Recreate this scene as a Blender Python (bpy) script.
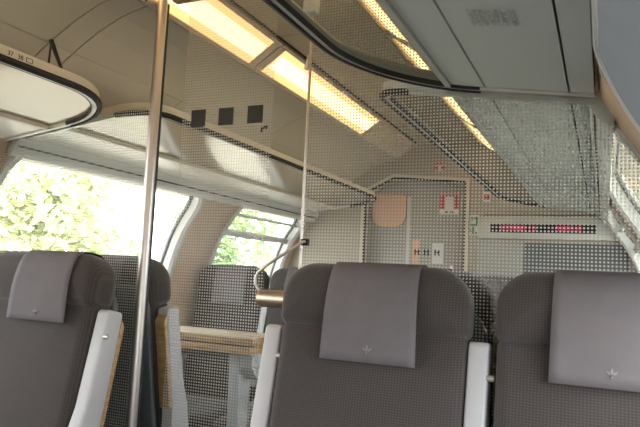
import bpy, bmesh, math, random
from mathutils import Vector, Matrix

random.seed(7)
for o in list(bpy.data.objects):
    bpy.data.objects.remove(o)
S = bpy.context.scene
COL = S.collection

# ------------------------------------------------------------------ camera
cam = bpy.data.cameras.new('camera')
cam.sensor_width = 36.0
cam.lens = 36.0 * 635.0 / 640.0
cam.clip_start = 0.02
cam.clip_end = 400
camo = bpy.data.objects.new('camera', cam)
COL.objects.link(camo)


def cam_basis(vx=604.0, vy=288.0, slope=0.048, f=635.0):
    Y = Vector((vx - 320, vy - 213.5, f)).normalized()
    n = Y.cross(Vector((1, slope, 0))).normalized()
    if n.y > 0:
        n = -n
    return Y.cross(n), Y, n


_X, _Y, _Z = cam_basis()
rot = Matrix(((_X.x, -_X.y, -_X.z), (_Y.x, -_Y.y, -_Y.z), (_Z.x, -_Z.y, -_Z.z)))
camo.matrix_world = Matrix.Translation((0, 0, 1.15)) @ rot.to_4x4()
S.camera = camo
S.cycles.use_guiding = True

# ------------------------------------------------------------------ exposure
S.view_settings.view_transform = 'Standard'
S.view_settings.look = 'None'
S.view_settings.gamma = 1
S.view_settings.use_curve_mapping = False
S.view_settings.exposure = 0.2

# ------------------------------------------------------------------ world (bright overcast sky, no direct sun)
W = bpy.data.worlds.new('sky')
S.world = W
W.use_nodes = True
nt = W.node_tree
bg = nt.nodes['Background']
bg.inputs[0].default_value = (0.96, 0.97, 1.0, 1)
bg.inputs[1].default_value = 8.0

XC = -0.965            # centre line of the carriage
Y0, Y1 = -1.9, 4.2     # rear and far wall
STRIP_W = 1.7

# profile of the window wall: (distance from the centre line, height)
PW = [(1.232, 0.78), (1.23, 0.9), (1.21, 1.05), (1.17, 1.2), (1.11, 1.35), (1.03, 1.47), (0.95, 1.60)]
WINDOWS = [(-1.65, -0.13), (0.10, 1.37), (1.60, 2.85), (3.18, 4.12)]


def catmull(P, n):
    out = []
    Q = [(2 * P[0][0] - P[1][0], 2 * P[0][1] - P[1][1])] + P + [(2 * P[-1][0] - P[-2][0], 2 * P[-1][1] - P[-2][1])]
    for i in range(1, len(Q) - 2):
        p0, p1, p2, p3 = Q[i - 1:i + 3]
        for k in range(n):
            t = k / n
            out.append(tuple(0.5 * (2 * p1[j] + (p2[j] - p0[j]) * t + (2 * p0[j] - 5 * p1[j] + 4 * p2[j] - p3[j]) * t * t
                                    + (3 * p1[j] - p0[j] - 3 * p2[j] + p3[j]) * t ** 3) for j in (0, 1)))
    out.append(P[-1])
    return out


PF = catmull(PW, 6)
_L = [0.0]
for a, b in zip(PF, PF[1:]):
    _L.append(_L[-1] + math.dist(a, b))
WLEN = _L[-1]


def wall_at(s, off=0.0):
    """point on the wall profile at arc length s, moved inward by off"""
    s = max(0.0, min(WLEN, s))
    for i in range(len(PF) - 1):
        if s <= _L[i + 1] + 1e-9:
            t = (s - _L[i]) / max(1e-9, _L[i + 1] - _L[i])
            a, b = PF[i], PF[i + 1]
            d = Vector((b[0] - a[0], b[1] - a[1])).normalized()
            n = Vector((-d.y, d.x))
            if n.x > 0:
                n = -n
            return (a[0] + (b[0] - a[0]) * t + n.x * off, a[1] + (b[1] - a[1]) * t + n.y * off)


# daylight portals in the window openings (sampling guides for the sky light)
for y0, y1 in WINDOWS:
    for sd in (-1, 1):
        L = bpy.data.lights.new('window_portal', 'AREA')
        L.shape = 'RECTANGLE'
        L.size = y1 - y0
        L.size_y = WLEN
        L.cycles.is_portal = True
        o = bpy.data.objects.new('window_portal', L)
        COL.objects.link(o)
        inward = Vector((-sd * 0.90, 0, -0.36)).normalized()
        zax = -inward
        xax = Vector((0, 1, 0))
        yax = zax.cross(xax)
        m = Matrix((xax, yax, zax)).transposed().to_4x4()
        m.translation = Vector((XC + sd * 1.20, (y0 + y1) / 2, 1.23))
        o.matrix_world = m


# ------------------------------------------------------------------ materials
def mat(name, col, rough=0.5, metal=0.0, noise=None, bump=0.0, bscale=200.0, spec=0.5, sheen=0.0, trans=0.0):
    m = bpy.data.materials.new(name)
    m.use_nodes = True
    t = m.node_tree
    p = t.nodes['Principled BSDF']
    p.inputs['Base Color'].default_value = (*col, 1)
    p.inputs['Roughness'].default_value = rough
    p.inputs['Metallic'].default_value = metal
    p.inputs['Specular IOR Level'].default_value = spec
    p.inputs['Sheen Weight'].default_value = sheen
    tc = t.nodes.new('ShaderNodeTexCoord')
    if noise:
        sc, amt = noise
        n = t.nodes.new('ShaderNodeTexNoise')
        n.inputs['Scale'].default_value = sc
        n.inputs['Detail'].default_value = 4
        t.links.new(tc.outputs['Object'], n.inputs['Vector'])
        mx = t.nodes.new('ShaderNodeMix')
        mx.data_type = 'RGBA'
        mx.inputs[6].default_value = (*[c * (1 - amt) for c in col], 1)
        mx.inputs[7].default_value = (*[min(1, c * (1 + amt)) for c in col], 1)
        t.links.new(n.outputs[0], mx.inputs[0])
        t.links.new(mx.outputs[2], p.inputs['Base Color'])
    if bump:
        n = t.nodes.new('ShaderNodeTexNoise')
        n.inputs['Scale'].default_value = bscale
        t.links.new(tc.outputs['Object'], n.inputs['Vector'])
        b = t.nodes.new('ShaderNodeBump')
        b.inputs['Strength'].default_value = bump
        b.inputs['Distance'].default_value = 0.002
        t.links.new(n.outputs[0], b.inputs['Height'])
        t.links.new(b.outputs[0], p.inputs['Normal'])
    return m


def emis(name, col, st):
    m = bpy.data.materials.new(name)
    m.use_nodes = True
    t = m.node_tree
    t.nodes.clear()
    e = t.nodes.new('ShaderNodeEmission')
    e.inputs[0].default_value = (*col, 1)
    e.inputs[1].default_value = st
    o = t.nodes.new('ShaderNodeOutputMaterial')
    t.links.new(e.outputs[0], o.inputs[0])
    return m


def fabric_mat():
    m = bpy.data.materials.new('seat_fabric')
    m.use_nodes = True
    t = m.node_tree
    p = t.nodes['Principled BSDF']
    p.inputs['Roughness'].default_value = 0.95
    p.inputs['Sheen Weight'].default_value = 0.25
    p.inputs['Specular IOR Level'].default_value = 0.2
    tc = t.nodes.new('ShaderNodeTexCoord')

    def wave(direction, sc):
        w = t.nodes.new('ShaderNodeTexWave')
        w.bands_direction = direction
        w.inputs['Scale'].default_value = sc
        w.inputs['Distortion'].default_value = 0.6
        w.inputs['Detail'].default_value = 1
        w.inputs['Detail Scale'].default_value = 3
        t.links.new(tc.outputs['Object'], w.inputs['Vector'])
        return w
    a, b = wave('X', 50), wave('Z', 60)
    mu = t.nodes.new('ShaderNodeMath')
    mu.operation = 'MULTIPLY'
    t.links.new(a.outputs['Fac'], mu.inputs[0])
    t.links.new(b.outputs['Fac'], mu.inputs[1])
    n = t.nodes.new('ShaderNodeTexNoise')
    n.inputs['Scale'].default_value = 9
    t.links.new(tc.outputs['Object'], n.inputs['Vector'])
    ad = t.nodes.new('ShaderNodeMath')
    ad.operation = 'MULTIPLY_ADD'
    t.links.new(n.outputs[0], ad.inputs[0])
    ad.inputs[1].default_value = 0.35
    t.links.new(mu.outputs[0], ad.inputs[2])
    r = t.nodes.new('ShaderNodeValToRGB')
    r.color_ramp.elements[0].color = (0.044, 0.037, 0.036, 1)
    r.color_ramp.elements[0].position = 0.1
    r.color_ramp.elements[1].color = (0.080, 0.068, 0.066, 1)
    r.color_ramp.elements[1].position = 1.0
    t.links.new(ad.outputs[0], r.inputs[0])
    t.links.new(r.outputs[0], p.inputs['Base Color'])
    return m


def wood_mat():
    m = bpy.data.materials.new('wood')
    m.use_nodes = True
    t = m.node_tree
    p = t.nodes['Principled BSDF']
    p.inputs['Roughness'].default_value = 0.45
    tc = t.nodes.new('ShaderNodeTexCoord')
    mp = t.nodes.new('ShaderNodeMapping')
    mp.inputs['Scale'].default_value = (3, 14, 14)
    t.links.new(tc.outputs['Object'], mp.inputs[0])
    n = t.nodes.new('ShaderNodeTexNoise')
    n.inputs['Scale'].default_value = 6
    n.inputs['Detail'].default_value = 6
    t.links.new(mp.outputs[0], n.inputs['Vector'])
    r = t.nodes.new('ShaderNodeValToRGB')
    r.color_ramp.elements[0].color = (0.30, 0.17, 0.07, 1)
    r.color_ramp.elements[0].position = 0.3
    r.color_ramp.elements[1].color = (0.52, 0.34, 0.16, 1)
    r.color_ramp.elements[1].position = 0.75
    t.links.new(n.outputs[0], r.inputs[0])
    t.links.new(r.outputs[0], p.inputs['Base Color'])
    return m


def glass_mat(name, refl=0.06,  tint=(0.97, 0.98, 0.97), dots=None, dotcol=(0.56, 0.56, 0.54), pitch=0.0085, fill=0.55, rough=0.3):
    """thin clear pane; dots = None, 'all' or an (xmin, xmax) band in object space that carries the printed dot grid"""
    m = bpy.data.materials.new(name)
    m.use_nodes = True
    t = m.node_tree
    t.nodes.clear()
    out = t.nodes.new('ShaderNodeOutputMaterial')
    tr = t.nodes.new('ShaderNodeBsdfTransparent')
    tr.inputs[0].default_value = (*tint, 1)
    gl = t.nodes.new('ShaderNodeBsdfGlossy')
    gl.inputs['Roughness'].default_value = rough
    lw = t.nodes.new('ShaderNodeLayerWeight')      # Schlick: refl + (1 - refl) * facing^5, the same from both faces
    lw.inputs[0].default_value = 0.5
    mx = t.nodes.new('ShaderNodeMixShader')
    pw = t.nodes.new('ShaderNodeMath')
    pw.operation = 'POWER'
    pw.inputs[1].default_value = 5.0
    t.links.new(lw.outputs['Facing'], pw.inputs[0])
    mm = t.nodes.new('ShaderNodeMath')
    mm.operation = 'MULTIPLY_ADD'
    mm.inputs[1].default_value = refl * 6
    mm.inputs[2].default_value = refl
    mm.use_clamp = True
    t.links.new(pw.outputs[0], mm.inputs[0])
    t.links.new(mm.outputs[0], mx.inputs[0])
    t.links.new(tr.outputs[0], mx.inputs[1])
    t.links.new(gl.outputs[0], mx.inputs[2])
    last = mx
    if dots:
        tc = t.nodes.new('ShaderNodeTexCoord')
        sp = t.nodes.new('ShaderNodeSeparateXYZ')
        t.links.new(tc.outputs['Object'], sp.inputs[0])

        def mth(op, a, b=None):
            n = t.nodes.new('ShaderNodeMath')
            n.operation = op
            for i, v in enumerate((a, b)):
                if v is None:
                    continue
                if isinstance(v, (int, float)):
                    n.inputs[i].default_value = v
                else:
                    t.links.new(v, n.inputs[i])
            return n.outputs[0]

        def cell(v):
            f = mth('FRACT', mth('DIVIDE', mth('ADD', v, 10.0), pitch))
            return mth('ABSOLUTE', mth('SUBTRACT', f, 0.5))
        ax = cell(sp.outputs[0])
        az = cell(sp.outputs[2])
        p3 = mth('ADD', mth('POWER', ax, 3.0), mth('POWER', az, 3.0))
        mask = mth('LESS_THAN', p3, (fill / 2) ** 3)
        if dots != 'all':
            mask = mth('MULTIPLY', mask, mth('GREATER_THAN', sp.outputs[0], dots[0]))
            mask = mth('MULTIPLY', mask, mth('LESS_THAN', sp.outputs[0], dots[1]))
        d = t.nodes.new('ShaderNodeBsdfDiffuse')
        d.inputs[0].default_value = (*dotcol, 1)
        tl = t.nodes.new('ShaderNodeBsdfTranslucent')
        tl.inputs[0].default_value = (*dotcol, 1)
        dm = t.nodes.new('ShaderNodeMixShader')
        dm.inputs[0].default_value = 0.35
        t.links.new(d.outputs[0], dm.inputs[1])
        t.links.new(tl.outputs[0], dm.inputs[2])
        fm = t.nodes.new('ShaderNodeMixShader')
        t.links.new(mask, fm.inputs[0])
        t.links.new(mx.outputs[0], fm.inputs[1])
        t.links.new(dm.outputs[0], fm.inputs[2])
        last = fm
    t.links.new(last.outputs[0], out.inputs[0])
    return m


def frosted_mat():
    m = bpy.data.materials.new('rack_glass_frosted')
    m.use_nodes = True
    t = m.node_tree
    t.nodes.clear()
    out = t.nodes.new('ShaderNodeOutputMaterial')
    tr = t.nodes.new('ShaderNodeBsdfTransparent')
    tl = t.nodes.new('ShaderNodeBsdfTranslucent')
    tl.inputs[0].default_value = (0.92, 0.90, 0.86, 1)
    gl = t.nodes.new('ShaderNodeBsdfGlossy')
    gl.inputs['Roughness'].default_value = 0.12
    a = t.nodes.new('ShaderNodeMixShader')
    a.inputs[0].default_value = 0.65
    b = t.nodes.new('ShaderNodeMixShader')
    lw = t.nodes.new('ShaderNodeLayerWeight')
    lw.inputs[0].default_value = 0.5
    pw = t.nodes.new('ShaderNodeMath')
    pw.operation = 'POWER'
    pw.inputs[1].default_value = 3.0
    t.links.new(lw.outputs['Facing'], pw.inputs[0])
    ma = t.nodes.new('ShaderNodeMath')
    ma.operation = 'MULTIPLY_ADD'
    ma.inputs[1].default_value = 0.75
    ma.inputs[2].default_value = 0.08
    t.links.new(pw.outputs[0], ma.inputs[0])
    t.links.new(ma.outputs[0], b.inputs[0])
    t.links.new(tr.outputs[0], a.inputs[1])
    t.links.new(tl.outputs[0], a.inputs[2])
    t.links.new(a.outputs[0], b.inputs[1])
    t.links.new(gl.outputs[0], b.inputs[2])
    t.links.new(b.outputs[0], out.inputs[0])
    return m


M = dict(
    fabric=fabric_mat(),
    cloth=mat('headrest_cloth', (0.150, 0.136, 0.146), 0.9, noise=(30, 0.12), bump=0.25, bscale=500, spec=0.2),
    emblem=mat('emblem_print', (0.24, 0.225, 0.235), 0.8),
    arm=mat('arm_plastic', (0.45, 0.45, 0.47), 0.42, noise=(12, 0.05)),
    shell=mat('seat_shell', (0.10, 0.11, 0.115), 0.55, noise=(14, 0.1)),
    wood=wood_mat(),
    steel=mat('satin_steel', (0.62, 0.57, 0.54), 0.42, 0.9, noise=(40, 0.06)),
    bronze=mat('bronze_metal', (0.50, 0.38, 0.29), 0.38, 0.9, noise=(30, 0.08)),
    silver=mat('silver_profile', (0.52, 0.53, 0.52), 0.38, 0.6, noise=(25, 0.05)),
    black=mat('black_rubber', (0.012, 0.012, 0.013), 0.6, noise=(40, 0.2)),
    greyseal=mat('grey_seal', (0.20, 0.20, 0.20), 0.6, noise=(40, 0.1)),
    ceil=mat('ceiling_laminate', (0.52, 0.455, 0.36), 0.5, noise=(3, 0.05), bump=0.06, bscale=300),
    ceilmid=mat('ceiling_centre', (0.50, 0.43, 0.335), 0.55, noise=(3, 0.05)),
    dark=mat('ceiling_backing', (0.05, 0.047, 0.043), 0.8, noise=(10, 0.2)),
    fascia=mat('rack_fascia', (0.66, 0.58, 0.46), 0.42, noise=(8, 0.05)),
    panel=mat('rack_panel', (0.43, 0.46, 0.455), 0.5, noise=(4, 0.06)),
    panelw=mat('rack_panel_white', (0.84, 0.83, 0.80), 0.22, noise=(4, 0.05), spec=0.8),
    grille=mat('grille_slot', (0.36, 0.38, 0.375), 0.6, noise=(30, 0.1)),
    pillar=mat('pillar_laminate', (0.56, 0.40, 0.27), 0.5, noise=(5, 0.08), bump=0.08, bscale=200),
    wframe=mat('window_frame', (0.62, 0.63, 0.62), 0.4, noise=(6, 0.05)),
    wallm=mat('wall_laminate', (0.50, 0.47, 0.42), 0.55, noise=(4, 0.06)),
    endw=mat('end_wall_laminate', (0.38, 0.325, 0.255), 0.55, noise=(4, 0.07)),
    door=mat('door_leaf', (0.36, 0.35, 0.31), 0.4, noise=(3, 0.07)),
    floor=mat('floor_carpet', (0.06, 0.065, 0.075), 0.95, noise=(60, 0.4), bump=0.5, bscale=400),
    blind=mat('blind_cloth', (0.33, 0.365, 0.43), 0.85, noise=(20, 0.08), bump=0.15, bscale=300),
    tabletop=mat('table_laminate', (0.62, 0.53, 0.40), 0.4, noise=(6, 0.05)),
    grey=mat('grey_paint', (0.40, 0.42, 0.43), 0.45, noise=(8, 0.06)),
    red=mat('red_print', (0.55, 0.09, 0.06), 0.5, noise=(30, 0.06)),
    white=mat('white_print', (0.72, 0.70, 0.66), 0.5, noise=(30, 0.04)),
    green=mat('green_print', (0.03, 0.30, 0.12), 0.5, noise=(30, 0.06)),
    ink=mat('black_print', (0.02, 0.02, 0.022), 0.5, noise=(30, 0.1)),
    peach=mat('peach_glow_sticker', (0.74, 0.42, 0.27), 0.5, noise=(5, 0.06)),  # the end panel's warm glow as colour; also the pink sticker
    ledbody=mat('display_case', (0.50, 0.50, 0.46), 0.5, noise=(8, 0.05)),
    ledscr=mat('display_screen', (0.02, 0.02, 0.025), 0.25, noise=(20, 0.1)),
    lamptube=emis('lamp_tube', (1.0, 0.70, 0.33), STRIP_W * 1.6),
    led=emis('display_led', (1.0, 0.10, 0.22), 0.75),
    lamp=emis('lamp_diffuser', (1.0, 0.54, 0.21), STRIP_W),
    lampoff=mat('lamp_diffuser_unlit', (0.70, 0.58, 0.45), 0.5, noise=(10, 0.04)),
    lamphouse=mat('lamp_housing', (0.66, 0.56, 0.44), 0.4, noise=(10, 0.04)),
    winglass=glass_mat('window_glass', 0.01, (0.95, 0.965, 0.955)),
    clearglass=glass_mat('partition_glass_clear', 0.0, (0.97, 0.98, 0.975)),
    frost=frosted_mat(),
    rackglass=glass_mat('rack_glass', 0.04, (0.88, 0.90, 0.88)),
    glassdots=glass_mat('partition_glass_dotted', 0.008, (0.93, 0.95, 0.94), dots='all'),
    glassdoor=glass_mat('door_glass_dotted', 0.012, (0.93, 0.95, 0.94), dots=(-1.183, -0.868)),
    bark=mat('bark', (0.10, 0.07, 0.05), 0.9, noise=(8, 0.3)),
    grass=mat('trackside_ground', (0.42, 0.38, 0.30), 0.95, noise=(0.6, 0.35)),
    leaf1=mat('leaf_yellow_green', (0.58, 0.62, 0.34), 0.8, noise=(1.2, 0.3)),
    leaf2=mat('leaf_mid_green', (0.38, 0.52, 0.24), 0.8, noise=(1.2, 0.3)),
    leaf3=mat('leaf_pale_green', (0.60, 0.67, 0.46), 0.8, noise=(1.2, 0.3)),
)


M['led'].cycles.emission_sampling = 'NONE'


# ------------------------------------------------------------------ mesh helpers
def mesh_obj(name, verts, faces, material, parent=None, smooth=False):
    me = bpy.data.meshes.new(name)
    me.from_pydata([tuple(v) for v in verts], [], faces)
    bm = bmesh.new()
    bm.from_mesh(me)
    bmesh.ops.recalc_face_normals(bm, faces=bm.faces)
    bm.to_mesh(me)
    bm.free()
    me.materials.append(material)
    if smooth:
        for p in me.polygons:
            p.use_smooth = True
    o = bpy.data.objects.new(name, me)
    COL.objects.link(o)
    if parent:
        o.parent = parent
    return o


def empty(name, loc=(0, 0, 0), rz=0.0):
    o = bpy.data.objects.new(name, None)
    o.empty_display_size = 0.05
    COL.objects.link(o)
    o.location = loc
    o.rotation_euler = (0, 0, rz)
    return o


def tag(o, label=None, cat=None, group=None, kind=None):
    for k, v in (('label', label), ('category', cat), ('group', group), ('kind', kind)):
        if v:
            o[k] = v
    return o


class G:
    """collects simple solids that make up one mesh"""

    def __init__(self):
        self.v = []
        self.f = []

    def add(self, vs, fs):
        k = len(self.v)
        self.v += [Vector(p) for p in vs]
        self.f += [tuple(i + k for i in f) for f in fs]
        return self

    def box(self, a, b, mtx=None):
        (x0, y0, z0), (x1, y1, z1) = a, b
        vs = [Vector(p) for p in ((x0, y0, z0), (x1, y0, z0), (x1, y1, z0), (x0, y1, z0), (x0, y0, z1), (x1, y0, z1), (x1, y1, z1), (x0, y1, z1))]
        if mtx:
            vs = [mtx @ p for p in vs]
        return self.add(vs, [(0, 3, 2, 1), (4, 5, 6, 7), (0, 1, 5, 4), (1, 2, 6, 5), (2, 3, 7, 6), (3, 0, 4, 7)])

    def tube(self, pts, r, n=12, cap=True):
        pts = [Vector(p) for p in pts]
        rings = []
        up = None
        for i, p in enumerate(pts):
            d = (pts[min(i + 1, len(pts) - 1)] - pts[max(i - 1, 0)]).normalized()
            if up is None:
                up = Vector((0, 0, 1)) if abs(d.z) < 0.9 else Vector((1, 0, 0))
            a = d.cross(up).normalized()
            b = a.cross(d).normalized()
            up = b
            rr = r[i] if isinstance(r, (list, tuple)) else r
            rings.append([p + a * rr * math.cos(2 * math.pi * k / n) + b * rr * math.sin(2 * math.pi * k / n) for k in range(n)])
        vs = [q for ring in rings for q in ring]
        fs = []
        for i in range(len(rings) - 1):
            for k in range(n):
                k2 = (k + 1) % n
                fs.append((i * n + k, i * n + k2, (i + 1) * n + k2, (i + 1) * n + k))
        if cap:
            fs.append(tuple(range(n))[::-1])
            fs.append(tuple((len(rings) - 1) * n + k for k in range(n)))
        return self.add(vs, fs)

    def prism(self, poly, axis, a, b):
        """poly: 2D points; extruded along axis ('x','y','z') from a to b; 2D = remaining axes in order"""
        def p3(p, t):
            return {'x': (t, p[0], p[1]), 'y': (p[0], t, p[1]), 'z': (p[0], p[1], t)}[axis]
        n = len(poly)
        vs = [p3(p, a) for p in poly] + [p3(p, b) for p in poly]
        fs = [tuple(range(n))[::-1], tuple(range(n, 2 * n))] + [(i, (i + 1) % n, n + (i + 1) % n, n + i) for i in range(n)]
        return self.add(vs, fs)

    def build(self, name, material, parent=None, smooth=False, bevel=0.0, seg=2):
        o = mesh_obj(name, self.v, self.f, material, parent, False)
        if bevel:
            bm = bmesh.new()
            bm.from_mesh(o.data)
            bmesh.ops.remove_doubles(bm, verts=bm.verts, dist=1e-5)
            es = [e for e in bm.edges if len(e.link_faces) == 2 and e.calc_face_angle(0) > 0.5]
            bmesh.ops.bevel(bm, geom=es, offset=bevel, segments=seg, profile=0.5, affect='EDGES', clamp_overlap=True)
            bm.to_mesh(o.data)
            bm.free()
        if smooth or bevel:
            for p in o.data.polygons:
                p.use_smooth = True
            try:
                o.data.set_sharp_from_angle(angle=math.radians(40))
            except Exception:
                pass
        return o


def text_obj(name, body, size, mtx, material, parent=None):
    cu = bpy.data.curves.new(name, 'FONT')
    cu.body = body
    cu.size = size
    cu.extrude = 0.0004
    tmp = bpy.data.objects.new(name + '_tmp', cu)
    COL.objects.link(tmp)
    bpy.context.view_layer.update()
    me = bpy.data.meshes.new_from_object(tmp.evaluated_get(bpy.context.evaluated_depsgraph_get()))
    bpy.data.objects.remove(tmp)
    me.name = name
    me.transform(mtx)
    me.materials.clear()
    me.materials.append(material)
    o = bpy.data.objects.new(name, me)
    COL.objects.link(o)
    if parent:
        o.parent = parent
    return o


def lerp(a, b, t):
    return a + (b - a) * t


def X(sd, h):
    return XC + sd * h


# ------------------------------------------------------------------ the shell of the carriage
tag(G().box((XC - 1.35, Y0, -0.1), (XC + 1.35, Y1 + 1.2, 0)).build('floor', M['floor']), kind='structure')

# ceiling: dark backing shell, laminate panels below it with open joints
CEIL = [(0.0, 2.075), (0.202, 2.07), (0.222, 2.052), (0.342, 1.968), (0.362, 1.967), (0.465, 1.942), (0.565, 1.897), (0.655, 1.842),
        (0.80, 1.745), (0.955, 1.612)]


def ceil_z(h):
    for (a, za), (b, zb) in zip(CEIL, CEIL[1:]):
        if h <= b:
            return lerp(za, zb, (h - a) / (b - a))
    return CEIL[-1][1]


sec = [(-h, z) for h, z in reversed(CEIL)] + [(h, z) for h, z in CEIL[1:]]
up = 0.035
poly = [(XC + h, z + up * (1.0)) for h, z in sec] + [(XC + 1.45, 1.66), (XC + 1.45, 2.4), (XC - 1.45, 2.4), (XC - 1.45, 1.66)]
ceiling = G().prism(poly, 'y', Y0, Y1 + 1.2).build('ceiling', M['dark'])
tag(ceiling, kind='structure')
SEAMS = [Y0, -0.75, 0.70, 1.43, 1.53, 2.13, 2.86, 3.55, Y1]


def ceil_strip(h0, h1, ya, yb, material, sd):
    n = 6
    hs = [lerp(h0, h1, i / n) for i in range(n + 1)]
    pl = [(X(sd, h), ceil_z(h)) for h in hs] + [(X(sd, h), ceil_z(h) + 0.03) for h in reversed(hs)]
    G().prism(pl, 'y', ya, yb).build('ceiling_panel', material, ceiling)


for ya, yb in zip(SEAMS, SEAMS[1:]):
    g = 0.0022
    pl = [(XC - 0.199, 2.07), (XC, 2.075), (XC + 0.199, 2.07), (XC + 0.199, 2.10), (XC - 0.199, 2.10)]
    G().prism(pl, 'y', ya + g, yb - g).build('ceiling_panel', M['ceilmid'], ceiling)
    for sd in (-1, 1):
        ceil_strip(0.359, 0.650, ya + g, yb - g, M['ceil'], sd)
        ceil_strip(0.655, 0.955, ya + g, yb - g, M['ceil'], sd)

# window walls
SIDE = {-1: 'left', 1: 'right'}


def grid_wall(sd, ya, yb, s0, s1, thick, material, name, parent, off=0.0, ns=18):
    vs, fs = [], []
    for o in (off, off - thick):
        for i in range(ns + 1):
            h, z = wall_at(lerp(s0, s1, i / ns), o)
            vs += [(X(sd, h), ya, z), (X(sd, h), yb, z)]
    n = 2 * (ns + 1)
    for i in range(ns):
        a = 2 * i
        fs += [(a, a + 1, a + 3, a + 2), (n + a, n + a + 2, n + a + 3, n + a + 1), (a, a + 2, n + a + 2, n + a), (a + 1, n + a + 1, n + a + 3, a + 3)]
    fs += [(0, n, n + 1, 1), (2 * ns, 2 * ns + 1, n + 2 * ns + 1, n + 2 * ns)]
    return mesh_obj(name, vs, fs, material, parent, True)


def rrect(y0, y1, s0, s1, r, nc=8, ns=8):
    """closed outline of a rounded rectangle in (y, s) plus the matching point of the plain rectangle"""
    out = []
    cs = [(y1 - r, s0 + r, -90, (y1, s0)), (y1 - r, s1 - r, 0, (y1, s1)), (y0 + r, s1 - r, 90, (y0, s1)), (y0 + r, s0 + r, 180, (y0, s0))]
    for k in range(4):
        cy, cs_, a0, corner = cs[k]
        for i in range(nc + 1):
            a = math.radians(a0 + 90 * i / nc)
            out.append(((cy + r * math.cos(a), cs_ + r * math.sin(a)), corner))
        ny, nsx, na, nco = cs[(k + 1) % 4]
        e = (cy + r * math.cos(math.radians(a0 + 90)), cs_ + r * math.sin(math.radians(a0 + 90)))
        b = (ny + r * math.cos(math.radians(na)), nsx + r * math.sin(math.radians(na)))
        for i in range(1, ns):
            t = i / ns
            q = (lerp(e[0], b[0], t), lerp(e[1], b[1], t))
            w = (q[0], corner[1]) if corner[1] == nco[1] else (corner[0], q[1])
            out.append((q, w))
    return out


def wp(sd, y, s, off):
    h, z = wall_at(s, off)
    return (X(sd, h), y, z)


wn = 0
for sd in (-1, 1):
    wall = G().box((min(X(sd, 1.232), X(sd, 1.35)), Y0, 0), (max(X(sd, 1.232), X(sd, 1.35)), Y1 + 1.2, 0.79)).build('wall_' + SIDE[sd], M['wallm'])
    tag(wall, kind='structure')
    # head of the wall above the windows, closing towards the ceiling
    pl = [(X(sd, 0.952), 1.597), (X(sd, 1.45), 1.597), (X(sd, 1.45), 1.70), (X(sd, 0.95), 1.66)]
    G().prism(pl, 'y', Y0, Y1 + 1.2).build('wall_head', M['wallm'], wall)
    ys = [Y0] + [v for w in WINDOWS for v in w] + [Y1 + 1.2]
    for ya, yb in zip(ys[0::2], ys[1::2]):
        grid_wall(sd, ya, yb, 0, WLEN, 0.06, M['pillar'], 'pillar_panel', wall)
    for wi, (ya, yb) in enumerate(WINDOWS):
        wn += 1
        r = 0.17
        out = rrect(ya, yb, 0.0, WLEN, r)
        # spandrel that fills the corners
        n = len(out)
        vs, fs = [], []
        for o in (0.0, -0.06):
            for (q, w) in out:
                vs += [wp(sd, q[0], q[1], o), wp(sd, w[0], w[1], o)]
        for i in range(n):
            j = (i + 1) % n
            fs.append((2 * i, 2 * j, 2 * j + 1, 2 * i + 1))
            fs.append((2 * n + 2 * i, 2 * n + 2 * i + 1, 2 * n + 2 * j + 1, 2 * n + 2 * j))
        mesh_obj('corner_panel', vs, fs, M['pillar'], wall)
        # frame profile swept round the opening
        fw = 0.038
        inn = rrect(ya + fw, yb - fw, fw, WLEN - fw * 0.6, r - fw * 0.4)
        vs, fs = [], []
        for (q, _), (p, _) in zip(out, inn):
            vs += [wp(sd, q[0], q[1], 0.010), wp(sd, lerp(q[0], p[0], .6), lerp(q[1], p[1], .6), 0.012), wp(sd, p[0], p[1], 0.0), wp(sd, p[0], p[1], -0.07), wp(sd, q[0], q[1], -0.07)]
        for i in range(n):
            j = (i + 1) % n
            for k in range(5):
                k2 = (k + 1) % 5
                fs.append((5 * i + k, 5 * j + k, 5 * j + k2, 5 * i + k2))
        win = mesh_obj('window_%d' % wn, vs, fs, M['wframe'], None, True)
        try:
            win.data.set_sharp_from_angle(angle=math.radians(35))
        except Exception:
            pass
        tag(win, kind='structure')
        # rubber seal and pane
        vs, fs = [], []
        inn2 = rrect(ya + fw + .012, yb - fw - .012, fw + .012, WLEN - fw * 0.6 - .012, r - fw * 0.4)
        for (q, _), (p, _) in zip(inn, inn2):
            vs += [wp(sd, q[0], q[1], -0.040), wp(sd, p[0], p[1], -0.044), wp(sd, p[0], p[1], -0.055), wp(sd, q[0], q[1], -0.055)]
        for i in range(n):
            j = (i + 1) % n
            for k in range(4):
                k2 = (k + 1) % 4
                fs.append((4 * i + k, 4 * j + k, 4 * j + k2, 4 * i + k2))
        mesh_obj('seal', vs, fs, M['greyseal'], win, True)
        grid_wall(sd, ya + fw * .7, yb - fw * .7, 0.02, WLEN - 0.015, 0.006, M['winglass'], 'pane', win, off=-0.047)
        if wi == 3:
            for s0, s1 in ((0.585, 0.615), (0.725, 0.735)):
                grid_wall(sd, ya + fw, yb - fw, s0, s1, 0.03, M['wframe'], 'transom', win, off=-0.02, ns=2)

# slim ledge rails above the windows (blind housings)
for k, sd in enumerate((-1, 1)):
    t = G()
    pl = [(X(sd, 0.985), 1.520), (X(sd, 0.955), 1.535), (X(sd, 0.93), 1.575), (X(sd, 0.93), 1.60), (X(sd, 0.985), 1.60)]
    t.prism(pl, 'y', 1.585, Y1 - 0.01)
    tr = t.build('trim_%d' % (k + 1), M['wframe'], None, bevel=0.004)
    tag(tr, kind='structure')
    gr = G()
    gr.prism([(X(sd, 0.9395), 1.556), (X(sd, 0.943), 1.5505), (X(sd, 0.9445), 1.5515), (X(sd, 0.941), 1.557)], 'y', 1.59, Y1 - 0.02)
    gr.build('groove', M['dark'], tr)

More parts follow.
